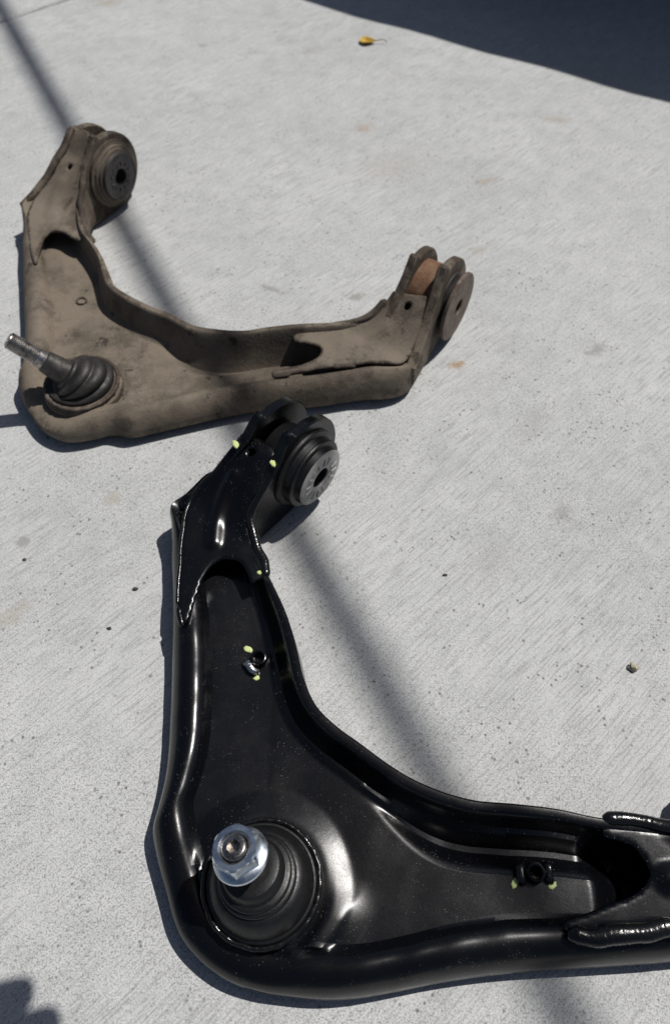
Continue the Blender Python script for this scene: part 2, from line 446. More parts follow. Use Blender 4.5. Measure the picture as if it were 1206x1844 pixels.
# ------------------------------------------------------------------ control arms
def build_arm(c):
    mats = c['mats']
    phi = c['phi']
    E = Vector((math.cos(phi), math.sin(phi), 0)); B = Vector((-math.sin(phi), math.cos(phi), 0))
    A0 = Vector((*c['axis'], 0)); ZC = c['zc']
    def ax(a, b, z): return A0 + E * a + B * b + Vector((0, 0, z))
    def zfun(p):
        b = (p - A0).dot(B)
        return c['z_plate'] + c['z_rise'] * sstep(-0.072, -0.014, b) + c['z_tip'] * sstep(-0.024, -0.002, b) + 0.07 * max(-0.1, min(0.0, b + 0.072))
    bj = at(*c['bj'], c['z_bj'])
    root = empty('control_arm', (bj.x, bj.y, 0), c['label'], 'control arm')
    # ---- pressed body: outer ridge, groove, plateau floor, groove, inner wall
    def curve(keys, zf):
        pts = [at_surf(x, y, zf) for x, y in keys]
        return catmull([Vector((p.x, p.y, 0)) for p in pts], 14)
    def ende(p): return sstep(-0.100, -0.074, (p - A0).dot(B))
    def zout(p): return lerp(0.012, zfun(p) - 0.003, ende(p))
    O = curve(c['outer'], zout)
    I = curve(c['inner'], lambda p: max(c['z_rim'], zfun(p) + 0.0005))
    so, si = arclen(O), arclen(I)
    def near(pts, s, q):
        i = min(range(len(pts)), key=lambda k: (pts[k] - q).length_squared); return s[i]
    ko = [near(O, so, at_surf(*a, zout).to_2d().to_3d()) for a, b in c['pairs']]
    ki = [near(I, si, at_surf(*b, lambda p: max(c['z_rim'], zfun(p) + 0.0005)).to_2d().to_3d()) for a, b in c['pairs']]
    NS = 420
    tot = ko[-1] - ko[0]
    def pw(x):
        for k in range(len(ko) - 1):
            if x <= ko[k+1] or k == len(ko) - 2:
                return lerp(ki[k], ki[k+1], (x - ko[k]) / max(1e-9, ko[k+1] - ko[k]))
    us = [ko[0] + tot * i / (NS - 1) for i in range(NS)]
    kis = [pw(u) for u in us]
    for _ in range(60):                                   # relax the pairing so the ribs turn smoothly
        kis = [kis[0]] + [(kis[i-1] + 2 * kis[i] + kis[i+1]) / 4 for i in range(1, NS - 1)] + [kis[-1]]
    ZF, ZR = c['z_floor'], c['z_ridge']
    NF = 46
    ua = near(O, so, at_surf(*c['apex'], zout).to_2d().to_3d())
    V, F = [], []
    rows = None
    bjc = Vector((bj.x, bj.y, 0))
    crease = [Vector((*at(x, y, ZF).to_2d(), 0)) for x, y in c['crease']]
    ends = [(at(*p, ZF).to_2d().to_3d(), at(*q, ZF).to_2d().to_3d()) for p, q in c['floor_ends']]
    def floor_add(p):
        q = Vector((p.x, p.y, 0))
        lift = c['tilt'][0] * min(.2, max(0.0, p.x - bj.x)) + c['tilt'][1] * min(.25, max(0.0, p.y - bj.y))
        r = (q - bjc).length
        z = 0.0030 * (0.72 * max(0.0, min(1.0, (0.0475 - r) / 0.0135)) + 0.28 * sstep(0.050, 0.0315, r))
        cd = (crease[1] - crease[0]); cl = cd.length; cd = cd / cl
        ta = (q - crease[0]).dot(cd); sd = (q - crease[0]).dot(Vector((cd.y, -cd.x, 0)))
        z += 0.0034 * (1 - max(0.0, min(1.0, (sd + .005) / .012))) * math.exp(-(min(sd + .004, 0) / .012) ** 2) * sstep(-0.012, 0.0, ta) * (1 - sstep(cl * .5, cl * 1.5, ta)) * sstep(0.032, 0.038, r)
        for a, b in ends:
            t = (q - a).dot((b - a).normalized())
            w = (q - a - (b - a).normalized() * t).length
            if w < 0.06 and t > -0.03: z -= 0.0150 * sstep(0.0, 0.022, t + w * w * 9)
        return z + lift
    for i in range(NS):
        o = sample(O, so, us[i]); q = sample(I, si, kis[i])
        d = q - o; L = d.length; d /= L
        zp = zfun(o); zq = max(c['z_rim'], zfun(q))
        zr = ZR + (zp + c['ridge_up'] - ZR) * (1 - sstep(0.02, 0.06, min(us[i] - us[0] - c['ridge_ends'][0], us[-1] - us[i] - c['ridge_ends'][1])))
        zr = lerp(zr, ZF + 0.0035, 0.85 * math.exp(-((us[i] - ua) / c['apex_w']) ** 4))
        wig = 0.0007 * noise.noise(o * 60)
        outp = [(0.0045, 0.0055), (0.0012, 0.0065), (0.0, 0.0095), (0.0012, 0.0145), (0.0042, lerp(.0145, zr, .55)), (0.0085, lerp(.0145, zr, .86)),
                (0.0120, zr - 0.0005), (0.0150, zr), (0.0178, zr - 0.0005), (0.0202, zr - 0.0017), (0.0222, zr - 0.0036), (0.0240, lerp(zr - .0036, ZF, .45)), (0.0262, ZF), (0.0270, ZF), (0.0300, ZF), (0.0330, ZF), (0.0370, ZF)]
        inp = [(0.0335, ZF - 0.0001), (0.0318, ZF - 0.0005), (0.0300, ZF - 0.0013), (0.0284, ZF - 0.0026), (0.0268, ZF - 0.0045), (0.0250, ZF - 0.0068), (0.0225, ZF - 0.0088), (0.0195, ZF - 0.0088), (0.0165, ZF - 0.0050),
               (0.0132, lerp(ZF - .0035, zq, .22)), (0.0105, lerp(ZF - .0035, zq, .50)), (0.0080, lerp(ZF - .0035, zq, .76)), (0.0062, lerp(ZF - .0035, zq, .93)), (0.0052, zq - .0004), (0.0044, zq), (0.0010, zq),
               (0.0, zq - 0.0007), (-0.0012, lerp(zq, .008, .5)), (-0.0022, 0.009), (0.0015, 0.008)]
        sh = sstep(0.0, 0.09, us[i] - ua - c['shoulder'])
        inp = [(t if k > 8 else lerp((0.0212, 0.0205, 0.0198, 0.0190, 0.0182, 0.0174, 0.0166, 0.0158, 0.0148)[k], t, sh), lerp(max(z, (ZF, ZF, ZF, ZF, ZF + .0001, ZF + .0003, ZF + .0008, ZF + .0016, ZF + .0028)[k]) if k <= 8 else z, z, sh)) for k, (t, z) in enumerate(inp)]
        if sh < 1: inp = [(t, max(z, lerp(ZF + .0035, -1, sh)) if 9 <= k <= 12 else z) for k, (t, z) in enumerate(inp)]
        sc = min(1.0, L / 0.078)
        row = []
        ke = lerp(1.0, 0.30, ende(o))
        for t, z in outp: row.append((o + d * (t * sc * (ke if t < .017 else lerp(ke, 1, sstep(.016, .030, t)))), z + wig * sstep(ZF, ZF + .006, z) * (1 if t < .026 else 0)))
        a, b = 0.0370 * sc, L - inp[0][0] * sc
        for k in range(1, NF):
            row.append((o + d * lerp(a, b, k / NF), ZF))
        for t, z in inp: row.append((q - d * (t * sc), z))
        if rows is None: rows = len(row); NO = len(outp); NI = len(inp)
        for k, (p, z) in enumerate(row):
            if z < ZF + 0.005 and 9 < k < rows - 9:
                z += floor_add(p) * (1.0 - sstep(ZF + 0.001, ZF + 0.005, z))
            V.append((p.x, p.y, max(z, 0.0030)))
    for i in range(NS - 1):
        for k in range(rows - 1):
            F.append((i*rows+k, i*rows+k+1, (i+1)*rows+k+1, (i+1)*rows+k))
    link('pressed_body', V, F, mats['body'], root, auto=34)

    # ---- gusset plates over the arm ends
    for pl in c['plates']:
        out2 = []
        raw = [at_surf(x, y, zfun) for x, y in pl['outline']]
        dense = catmull([Vector((p.x, p.y, 0)) for p in raw], 5, closed=True)
        poly = [Vector((p.x, p.y)) for p in dense]
        holes = []
        for (hx, hy, hr) in pl['holes']:
            h = at_surf(hx, hy, zfun)
            holes.append([Vector((h.x + hr * math.cos(2*math.pi*k/20), h.y + hr * math.sin(2*math.pi*k/20))) for k in range(20)])
        vs = list(poly); es = [(k, (k+1) % len(poly)) for k in range(len(poly))]
        for h in holes:
            b0 = len(vs); vs += h; es += [(b0+k, b0+(k+1) % len(h)) for k in range(len(h))]
        x0, x1 = min(p.x for p in poly), max(p.x for p in poly); y0, y1 = min(p.y for p in poly), max(p.y for p in poly)
        st = 0.0019; j = 0; y = y0
        while y < y1:
            x = x0 + (st / 2 if j % 2 else 0)
            while x < x1:
                p = Vector((x, y))
                if inside(p, poly) and min(seg_dist(p, poly[k-1], poly[k]) for k in range(len(poly))) > st * 0.55 and all((p - (h[0] + h[10]) / 2).length > (h[0] - h[10]).length / 2 + st * .4 for h in holes):
                    vs.append(p)
                x += st
            y += st * 0.87; j += 1
        v2, e2, f2, *_ = delaunay_2d_cdt(vs, es, [], 1, 1e-7)
        spine = [Vector((*at_surf(x, y, zfun).to_2d(), 0)) for x, y in pl['bead']]
        spine = catmull(spine, 6)
        bw, bh = pl['bead_w'], pl['bead_h']
        top = []
        for p in v2:
            p3 = Vector((p.x, p.y, 0))
            z = zfun(p3) + c['plate_t']
            ds = min(seg_dist(p3, spine[k], spine[k+1]) for k in range(len(spine) - 1))
            z += bh * (0.5 + 0.5 * math.cos(math.pi * min(1.0, ds / (bw * 1.3))))
            de = min(seg_dist(p, poly[k-1], poly[k]) for k in range(len(poly)))
            z -= 0.0008 * sstep(0.0018, 0.0, de)
            top.append(Vector((p.x, p.y, z)))
        F2 = []
        for f in f2:
            cc = sum((v2[k] for k in f), Vector((0, 0))) / len(f)
            if any(inside(cc, h) for h in holes): continue
            F2.append(tuple(f))
        po = link('gusset_plate', top, F2, mats['plate'], root)
        md = po.modifiers.new('thickness', 'SOLIDIFY'); md.thickness = 0.0036; md.offset = -1
        for p in po.data.polygons:
            if p.normal.z < 0: po.data.flip_normals(); break
        for k, (path, r, *dz) in enumerate(pl['welds']):
            w = [at_surf(x, y, zfun) + Vector((0, 0, dz[0] if dz else 0.0024)) for x, y in path]
            V, F = bead(catmull(w, 10), r, 11.3 * k + c['seed'] + po.location.x)
            link('weld_bead', V, F, mats['weld'], po)

    # ---- bushing brackets: the channel walls carried on as round ears
    R = c['ear_r']
    def ear(a0, th, kind):
        pts = []
        for k in range(26):
            t = math.radians(-78 + (93 + 78) * k / 25)
            pts.append((R * math.cos(t), ZC + R * math.sin(t)))
        tail = [(-0.0045, ZC + R + 0.0005), (-0.0068, ZC + R + 0.0045), (-0.0100, ZC + R + 0.0042), (-0.0150, ZC + R - 0.0015), (-0.021, c['z_plate'] + c['z_rise'] + 0.006), (-0.031, c['z_plate'] + c['z_rise'] - 0.001),
                (-0.044, c['z_plate'] + c['z_rise'] * .52), (-0.060, c['z_plate'] + c['z_rise'] * .16), (-0.074, c['z_plate'] - 0.002)]
        low = [(-0.074, 0.012), (-0.055, 0.005), (-0.030, 0.0015), (-0.010, 0.0005)]
        pts += tail + low
        n = len(pts)
        def bend(b): return {'lo': -0.31, 'li': 0.0, 'ri': 0.0, 'ro': 0.16}[kind] * max(0.0, -b - 0.012)
        V = []; rim = 0.0011
        cb = sum(p[0] for p in pts) / n; cz = sum(p[1] for p in pts) / n
        loops = [(0.0, rim), (rim, 0.0), (th - rim, 0.0), (th, rim)]
        nrm = []
        for k in range(n):
            p0, p1 = pts[k-1], pts[(k+1) % n]
            tx, tz = p1[0] - p0[0], p1[1] - p0[1]; l = math.hypot(tx, tz) or 1
            nrm.append((-tz / l, tx / l))
        for da, ins in loops:
            for k in range(n):
                b, z = pts[k]
                b += nrm[k][0] * ins; z += nrm[k][1] * ins
                V.append(ax(a0 + da + bend(b), b, z))
        F = []
        for i in range(3):
            for k in range(n):
                k2 = (k + 1) % n
                F.append((i*n+k, i*n+k2, (i+1)*n+k2, (i+1)*n+k))
        # dished face: outer border, then a ring pressed slightly inward
        for side, base in ((0, 0), (1, 3 * n)):
            F.append(tuple(range(base, base + n)))
        return link('bushing_bracket', V, F, mats['body'], root, auto=40)
    for (a0, th, kind) in c['ears']: ear(a0, th, kind)

    # ---- bushings
    for bu in c['bushings']:
        c0 = ax(bu['a'], bu.get('b', 0), ZC + bu.get('dz', 0))
        V, F = lathe(c0, E, bu['rubber'], 56, xref=Vector((0, 0, 1)), cap=(False, False))
        rb = link('bushing', V, F, bu['m_rubber'], root, auto=35)
        V, F = lathe(c0, E, bu['face'], 56, xref=Vector((0, 0, 1)), cap=(False, False))
        link('washer', V, F, bu['m_face'], rb, auto=35)
        V, F = lathe(c0, E, bu['bore'], 32, xref=Vector((0, 0, 1)), cap=(True, False))
        link('bore', V, F, M['hole'] if not bu.get('m_bore') else bu['m_bore'], rb)
        if bu.get('sleeve'):
            V, F = lathe(ax(bu['sleeve'][0], 0, ZC), E, bu['sleeve'][1], 56, xref=Vector((0, 0, 1)))
            link('sleeve', V, F, bu['m_sleeve'], rb, auto=40)
        if bu.get('marks'):
            V, F = [], []
            r0, r1, nn, w, fz, hh = bu['marks']
            for k in range(nn):
                t = 2 * math.pi * (k + 0.3) / nn + random.uniform(-.05, .05)
                dr = B * math.cos(t) + Vector((0, 0, 1)) * math.sin(t); tn = B * -math.sin(t) + Vector((0, 0, 1)) * math.cos(t)
                b0 = len(V)
                for (rr, ww) in ((r0, -w), (r1, -w), (r1, w), (r0, w)):
                    for hz in (fz - 0.0004, fz + hh):
                        k2 = 0.6 if hz > fz else 1.0
                        V.append(c0 + dr * rr + tn * (ww * k2) + E * hz)
                q = lambda *a: tuple(b0 + x for x in a)
                F += [q(0, 2, 3, 1), q(2, 4, 5, 3), q(4, 6, 7, 5), q(6, 0, 1, 7), q(1, 3, 5, 7)]
            mk = link('embossed_marks', V, F, bu['m_face'], rb, smooth=False)
            mk['kind'] = 'stuff'

    # ---- ball joint
    j = c['joint']
    base = Vector((bj.x, bj.y, 0))
    up = Vector((0, 0, 1))
    V, F = lathe(base, up, j['housing'], 72)
    hs = link('ball_joint', V, F, mats['body'], root, auto=30)
    # snap ring with an uneven weld-like crust
    V, F = [], []
    seg = 150; rs = 10
    for i in range(seg):
        t = 2 * math.pi * i / seg
        rr = j['ring_r'] + 0.0006 * noise.noise(Vector((math.cos(t) * 6, math.sin(t) * 6, 4)))
        tr = j['ring_t'] * (1 + 0.35 * noise.noise(Vector((math.cos(t) * 14, math.sin(t) * 14, c['seed']))))
        for q in range(rs):
            a = 2 * math.pi * q / rs
            V.append(base + Vector((math.cos(t), math.sin(t), 0)) * (rr + tr * math.cos(a)) + up * (j['ring_z'] + tr * 0.8 * math.sin(a)))
    for i in range(seg):
        for q in range(rs):
            i2, q2 = (i + 1) % seg, (q + 1) % rs
            F.append((i*rs+q, i*rs+q2, i2*rs+q2, i2*rs+q))
    link('retaining_ring', V, F, mats['weld'], hs)
    tip = at(*j['tip'], j['tip_z'])
    piv = base + Vector((0, 0, j['piv_z']))
    D = (tip - piv).normalized()
    L = (tip - piv).length
    spec = []
    nb = len(j['boot'])
    for k, (t, r) in enumerate(j['boot']):
        w = sstep(0.0, 1.0, t)
        nrm = (up * (1 - w) + D * w).normalized()
        s = t * j['boot_len']
        p1 = base + up * (j['boot_z'] + s)
        p2 = piv + D * (j['boot_z'] - j['piv_z'] + s)
        cen = p1.lerp(p2, w)
        fold = j.get('fold', 0.0)
        def rad(a, r=r, t=t): return r * (1 + fold * math.sin(2 * a + 5 * t) * (4 * t * (1 - t)) + 0.006 * noise.noise(Vector((math.cos(a) * 3, math.sin(a) * 3, t * 5))))
        spec.append((cen, nrm, rad))
    V, F = rings(spec, 72, (False, True), xref=Vector((1, 0, 0)))
    link('boot', V, F, j['m_boot'], hs)
    V, F = lathe(tip, D, j['stud'], 40, xref=Vector((1, .3, 0)), cap=(False, False))
    sd = link('stud', V, F, j['m_stud'], hs, auto=40)
    if j.get('neck'):
        V, F = lathe(tip, D, j['neck'], 40, cap=(True, True))
        link('stud_shank', V, F, M['studneck'], hs, auto=40)
    if j.get('nut'):
        V, F = lathe(tip, D, j['nut'][0], 72, cap=(True, True), xref=Vector((1, 0, 0)))
        nt_ = link('flange_nut', V, F, M['zinc'], hs, auto=25)
        # hexagon of the nut, chamfered to a round shoulder
        R6 = j['nut'][1]; z0, z1, bore = j['nut'][2]
        xr = (Vector((math.cos(j['nut'][3]), math.sin(j['nut'][3]), 0)))
        x = (xr - D * xr.dot(D)).normalized()
        def hx(Rr, cut):
            f = hexr(Rr)
            return lambda t: min(f(t), cut)
        prof = [(z0, hx(R6, 1)), (z1 - 0.0022, hx(R6, 1)), (z1 - 0.0008, hx(R6, R6 * 0.945)), (z1, hx(R6, R6 * 0.875)), (z1 + 0.00005, bore + 0.0012), (z1 - 0.0012, bore), (z1 - 0.004, bore)]
        V, F = rings([(tip + D * a, D, r) for a, r in prof], 96, (False, False), xref=x)
        link('hexagon', V, F, M['zinc'], nt_, auto=14)
        nt_.parent = hs
    if j.get('thread'):
        a0, a1, r, pitch = j['thread']
        prof = [(a0, r * .86)]
        k = 0; a = a0
        while a < a1 - pitch:
            prof += [(a + pitch * .12, r * .89), (a + pitch * .45, r), (a + pitch * .62, r), (a + pitch * .95, r * .89)]
            a += pitch
        prof += [(a1, r * .95)]
        V, F = lathe(tip, D, prof, 36, cap=(False, False))
        link('thread', V, F, j['m_thread'], hs, auto=30)

    # ---- captive nuts welded to the floor
    for (px, py, kind, ang) in c['clips']:
        p = at_surf(px, py, lambda q: ZF + floor_add(q) + 0.003)
        p.z = ZF + floor_add(p) - (0.0 if kind else 0.0042)
        V, F = lathe(p, up, [(0.0, .0052), (.0045, .0050), (.0056, .0046), (.0058, .0040), (.0052, .0033), (-.001, .0031)], 28, cap=(False, False))
        nutm = link('captive_nut', V, F, mats['body'], root, auto=40)
        for sgn in kind:
            d = Vector((math.cos(ang), math.sin(ang), 0)) * sgn
            t = Vector((-d.y, d.x, 0))
            blob = [p + d * 0.0062 + t * 0.004 + up * .001, p + d * 0.0078 + t * 0.001 + up * .002, p + d * 0.0068 - t * 0.003 + up * .0018, p + d * 0.0080 - t * 0.0065 + up * .0008]
            V, F = bead(catmull(blob, 8), 0.0026, px * .1 + sgn, flat=.9, rough=.6, ripple=.0035)
            link('weld_tack', V, F, M['bare'] if len(kind) == 1 else mats['weld'], nutm)
    # ---- inspector's paint dabs
    for (px, py, zz, r) in c['dabs']:
        base_z = None
        p = at_surf(px, py, (lambda q: zfun(q) + .0026 + (zz or 0))) if zz != 'floor' else at_surf(px, py, lambda q: ZF + floor_add(q) + .0004)
        V, F = [], []
        n = 18
        sa = random.uniform(0, math.pi); sx_ = random.uniform(1.15, 1.6)
        ex = Vector((math.cos(sa), math.sin(sa), 0)); ey = Vector((-ex.y, ex.x, 0))
        for ring, (k, h) in enumerate(((1.0, -0.0006), (0.94, 0.00025), (0.55, 0.00035), (0.0, 0.0004))):
            for i in range(n if k else 1):
                t = 2 * math.pi * i / n
                rr = r * k * (1 + 0.5 * noise.noise(Vector((math.cos(t) * 1.1 + px, math.sin(t) * 1.4, py))))
                V.append(p + ex * (rr * sx_ * math.cos(t)) + ey * (rr * 0.85 * math.sin(t)) + Vector((0, 0, h)))
        for q in range(2):
            for i in range(n): F.append((q*n+i, q*n+(i+1) % n, (q+1)*n+(i+1) % n, (q+1)*n+i))
        for i in range(n): F.append((2*n+i, 2*n+(i+1) % n, 3*n))
        link('paint_mark', V, F, M['paintmark'], root)
    return root

NEW = dict(
    label='new glossy black control arm lying nearest, with zinc nut and yellow-green paint dabs', seed=1.7,
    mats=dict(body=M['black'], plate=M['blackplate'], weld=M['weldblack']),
    phi=math.radians(-38), axis=(-.0095, .2955), zc=.0375, ear_r=.0375,
    z_plate=.0320, z_rise=.0260, z_tip=.0, z_rim=.0345, z_ridge=.0265, z_floor=.0160, tilt=(.035, .012), ridge_ends=(0.08, 0.13), apex=(354, 1725), apex_w=.055, shoulder=.03, plate_t=.0022, ridge_up=-.0005,
    bj=(473, 1590), z_bj=.020,
    outer=[(406, 824), (387, 846), (365, 857), (333, 887), (303, 911), (305, 941), (308, 1003), (310, 1067), (309, 1160), (306, 1282), (298, 1392), (284, 1455), (274, 1494), (278, 1531), (297, 1603), (320, 1679),
           (354, 1725), (408, 1766), (469, 1788), (518, 1796), (583, 1802), (640, 1799), (700, 1789), (801, 1769), (901, 1755), (1002, 1747), (1102, 1741), (1206, 1733), (1300, 1718), (1350, 1690), (1400, 1625), (1450, 1500)],
    inner=[(497, 824), (482, 858), (469, 878), (456, 903), (448, 928), (449, 953), (458, 981), (470, 1010), (482, 1033), (497, 1063), (513, 1098), (524, 1130), (534, 1166), (548, 1224), (570, 1271), (607, 1308),
           (647, 1337), (700, 1376), (741, 1401), (791, 1423), (851, 1440), (927, 1447), (1002, 1456), (1067, 1470), (1153, 1483), (1206, 1490), (1260, 1480), (1300, 1447), (1330, 1395), (1345, 1350)],
    pairs=[((406, 824), (497, 824)), ((303, 911), (449, 953)), ((308, 1003), (470, 1010)), ((310, 1090), (505, 1080)), ((306, 1282), (548, 1224)), ((280, 1475), (580, 1282)),
           ((354, 1725), (630, 1325)), ((583, 1801), (741, 1401)), ((801, 1769), (851, 1440)), ((1002, 1747), (1002, 1456)), ((1206, 1733), (1206, 1490)), ((1350, 1690), (1290, 1455)), ((1450, 1500), (1345, 1350))],
    crease=[(592, 1722), (650, 1640)],
    floor_ends=[((1052, 1590), (1100, 1585))],
    plates=[
        dict(outline=[(447, 781), (470, 794), (493, 808), (497, 822), (491, 842), (482, 859), (469, 878), (457, 903), (449, 928), (449, 953), (458, 981), (469, 1014), (477, 1042), (466, 1047), (453, 1052), (445, 1036), (435, 1018), (419, 1010), (400, 1010),
                      (382, 1022), (370, 1038), (356, 1073), (344, 1110), (337, 1123), (328, 1125), (320, 1100), (321, 1035), (325, 988), (330, 940), (340, 909), (359, 878), (384, 852), (412, 818), (434, 789)],
             holes=[(453, 817, .0030)], bead=[(420, 862), (403, 896), (391, 940), (386, 980)], bead_w=.0060, bead_h=.0027,
             welds=[([(441, 783), (418, 812), (392, 846), (362, 876), (342, 905), (332, 940), (327, 985), (323, 1040), (320, 1090)], .0015, .0012),
                    ([(500, 812), (502, 826), (492, 852), (477, 880), (462, 905), (453, 930), (454, 955), (463, 982), (474, 1012), (482, 1042)], .0028, .0020),
                    ([(323, 1092), (325, 1112), (329, 1130)], .0022, .0010)]),
        dict(outline=[(1086, 1487), (1120, 1488), (1153, 1491), (1206, 1500), (1260, 1490), (1296, 1455), (1324, 1408), (1343, 1372), (1435, 1392), (1441, 1492), (1438, 1556), (1398, 1650), (1340, 1662), (1294, 1664), (1206, 1665), (1120, 1670), (1052, 1676), (1016, 1674),
                      (1015, 1660), (1046, 1648), (1077, 1636), (1105, 1625), (1133, 1614), (1156, 1597), (1166, 1574), (1155, 1547), (1133, 1524), (1110, 1516), (1090, 1511), (1081, 1500)],
             holes=[(1379, 1430, .0030)], bead=[(1200, 1583), (1260, 1575), (1320, 1550)], bead_w=.0072, bead_h=.0036,
             welds=[([(1084, 1477), (1112, 1474), (1150, 1479), (1185, 1486), (1230, 1488), (1275, 1470)], .0036),
                    ([(1018, 1684), (1050, 1689), (1090, 1684), (1130, 1682), (1175, 1675), (1230, 1673), (1300, 1674)], .0046)])],
    ears=[(-.0235, .0075, 'li'), (-.0490, .0070, 'lo'), (.3000, .0070, 'ri'), (.3260, .0075, 'ro')],
    bushings=[
        dict(a=0.0, m_rubber=M['rubber'], m_face=M['greydisc'],
             rubber=[(-.040, .022), (-.018, .0290), (-.0150, .0300), (-.0135, .0292), (-.0125, .0262), (-.0080, .0255), (-.0070, .0262), (-.0058, .0258), (-.0052, .0225), (-.0008, .0218)],
             face=[(-.0008, .0218), (-.0003, .0206), (0.0, .0200), (0.0, .0085), (-.0004, .0080), (-.0012, .0078)],
             bore=[(-.016, .0077), (-.0012, .0078)], marks=(.0108, .0168, 16, .0009, 0.0, .0008)),
        dict(a=.352, m_rubber=M['rubber'], m_face=M['greydisc'],
             rubber=[(-.045, .022), (-.018, .0280), (-.0140, .0280), (-.0115, .0240), (-.0040, .0250)],
             face=[(-.0040, .0285), (-.0005, .0285), (0.0, .0278), (0.0, .0085), (-.0008, .0080)],
             bore=[(-.016, .0077), (-.0008, .0080)], sleeve=(.305, [(-.004, .027), (.022, .027)]), m_sleeve=M['rubber'])],
    joint=dict(housing=[(.004, .022), (.010, .0300), (.0215, .0318), (.0235, .0315), (.0245, .0303), (.0250, .0292), (.0252, .0150)],
               ring_r=.0300, ring_t=.0013, ring_z=.0262, tip=(420, 1524), tip_z=.073, piv_z=.024,
               boot_z=.0250, boot_len=.0215, m_boot=M['rubber'],
               boot=[(0, .0284), (.03, .0287), (.10, .0284), (.115, .0274), (.125, .0266), (.135, .0268), (.20, .0266), (.34, .0252), (.46, .0230), (.52, .0214), (.535, .0202), (.545, .0196), (.56, .0200), (.60, .0203), (.63, .0200), (.642, .0188), (.65, .0182), (.665, .0186), (.70, .0188), (.725, .0183), (.735, .0168), (.745, .0160), (.78, .0158), (.98, .0150), (1.0, .0144), (1.01, .0090)],
               m_stud=M['stud'], stud=[(-.045, .0062), (-.0010, .0062), (-.0003, .0058), (0.0, .0052), (0.0, hexr(.0034)), (-.0035, hexr(.0032)), (-.0036, .0003)],
               nut=([(-.0135, .0085), (-.0135, .0125), (-.0128, .0137), (-.0120, .0139), (-.0112, .0136), (-.0098, .0120), (-.0090, .0100)], .0121, (-.0105, -.0012, .0068), math.radians(92))),
    clips=[(466, 1186, (1,), -2.2), (963, 1572, (-1, 1), 0.15)],
    dabs=[(424, 800, .0055, .0022), (491, 834, .0050, .0021), (468, 1031, None, .0017), (447, 1169, 'floor', .0024), (462, 1221, 'floor', .0016), (926, 1590, 'floor', .0020), (994, 1594, 'floor', .0019)],
)
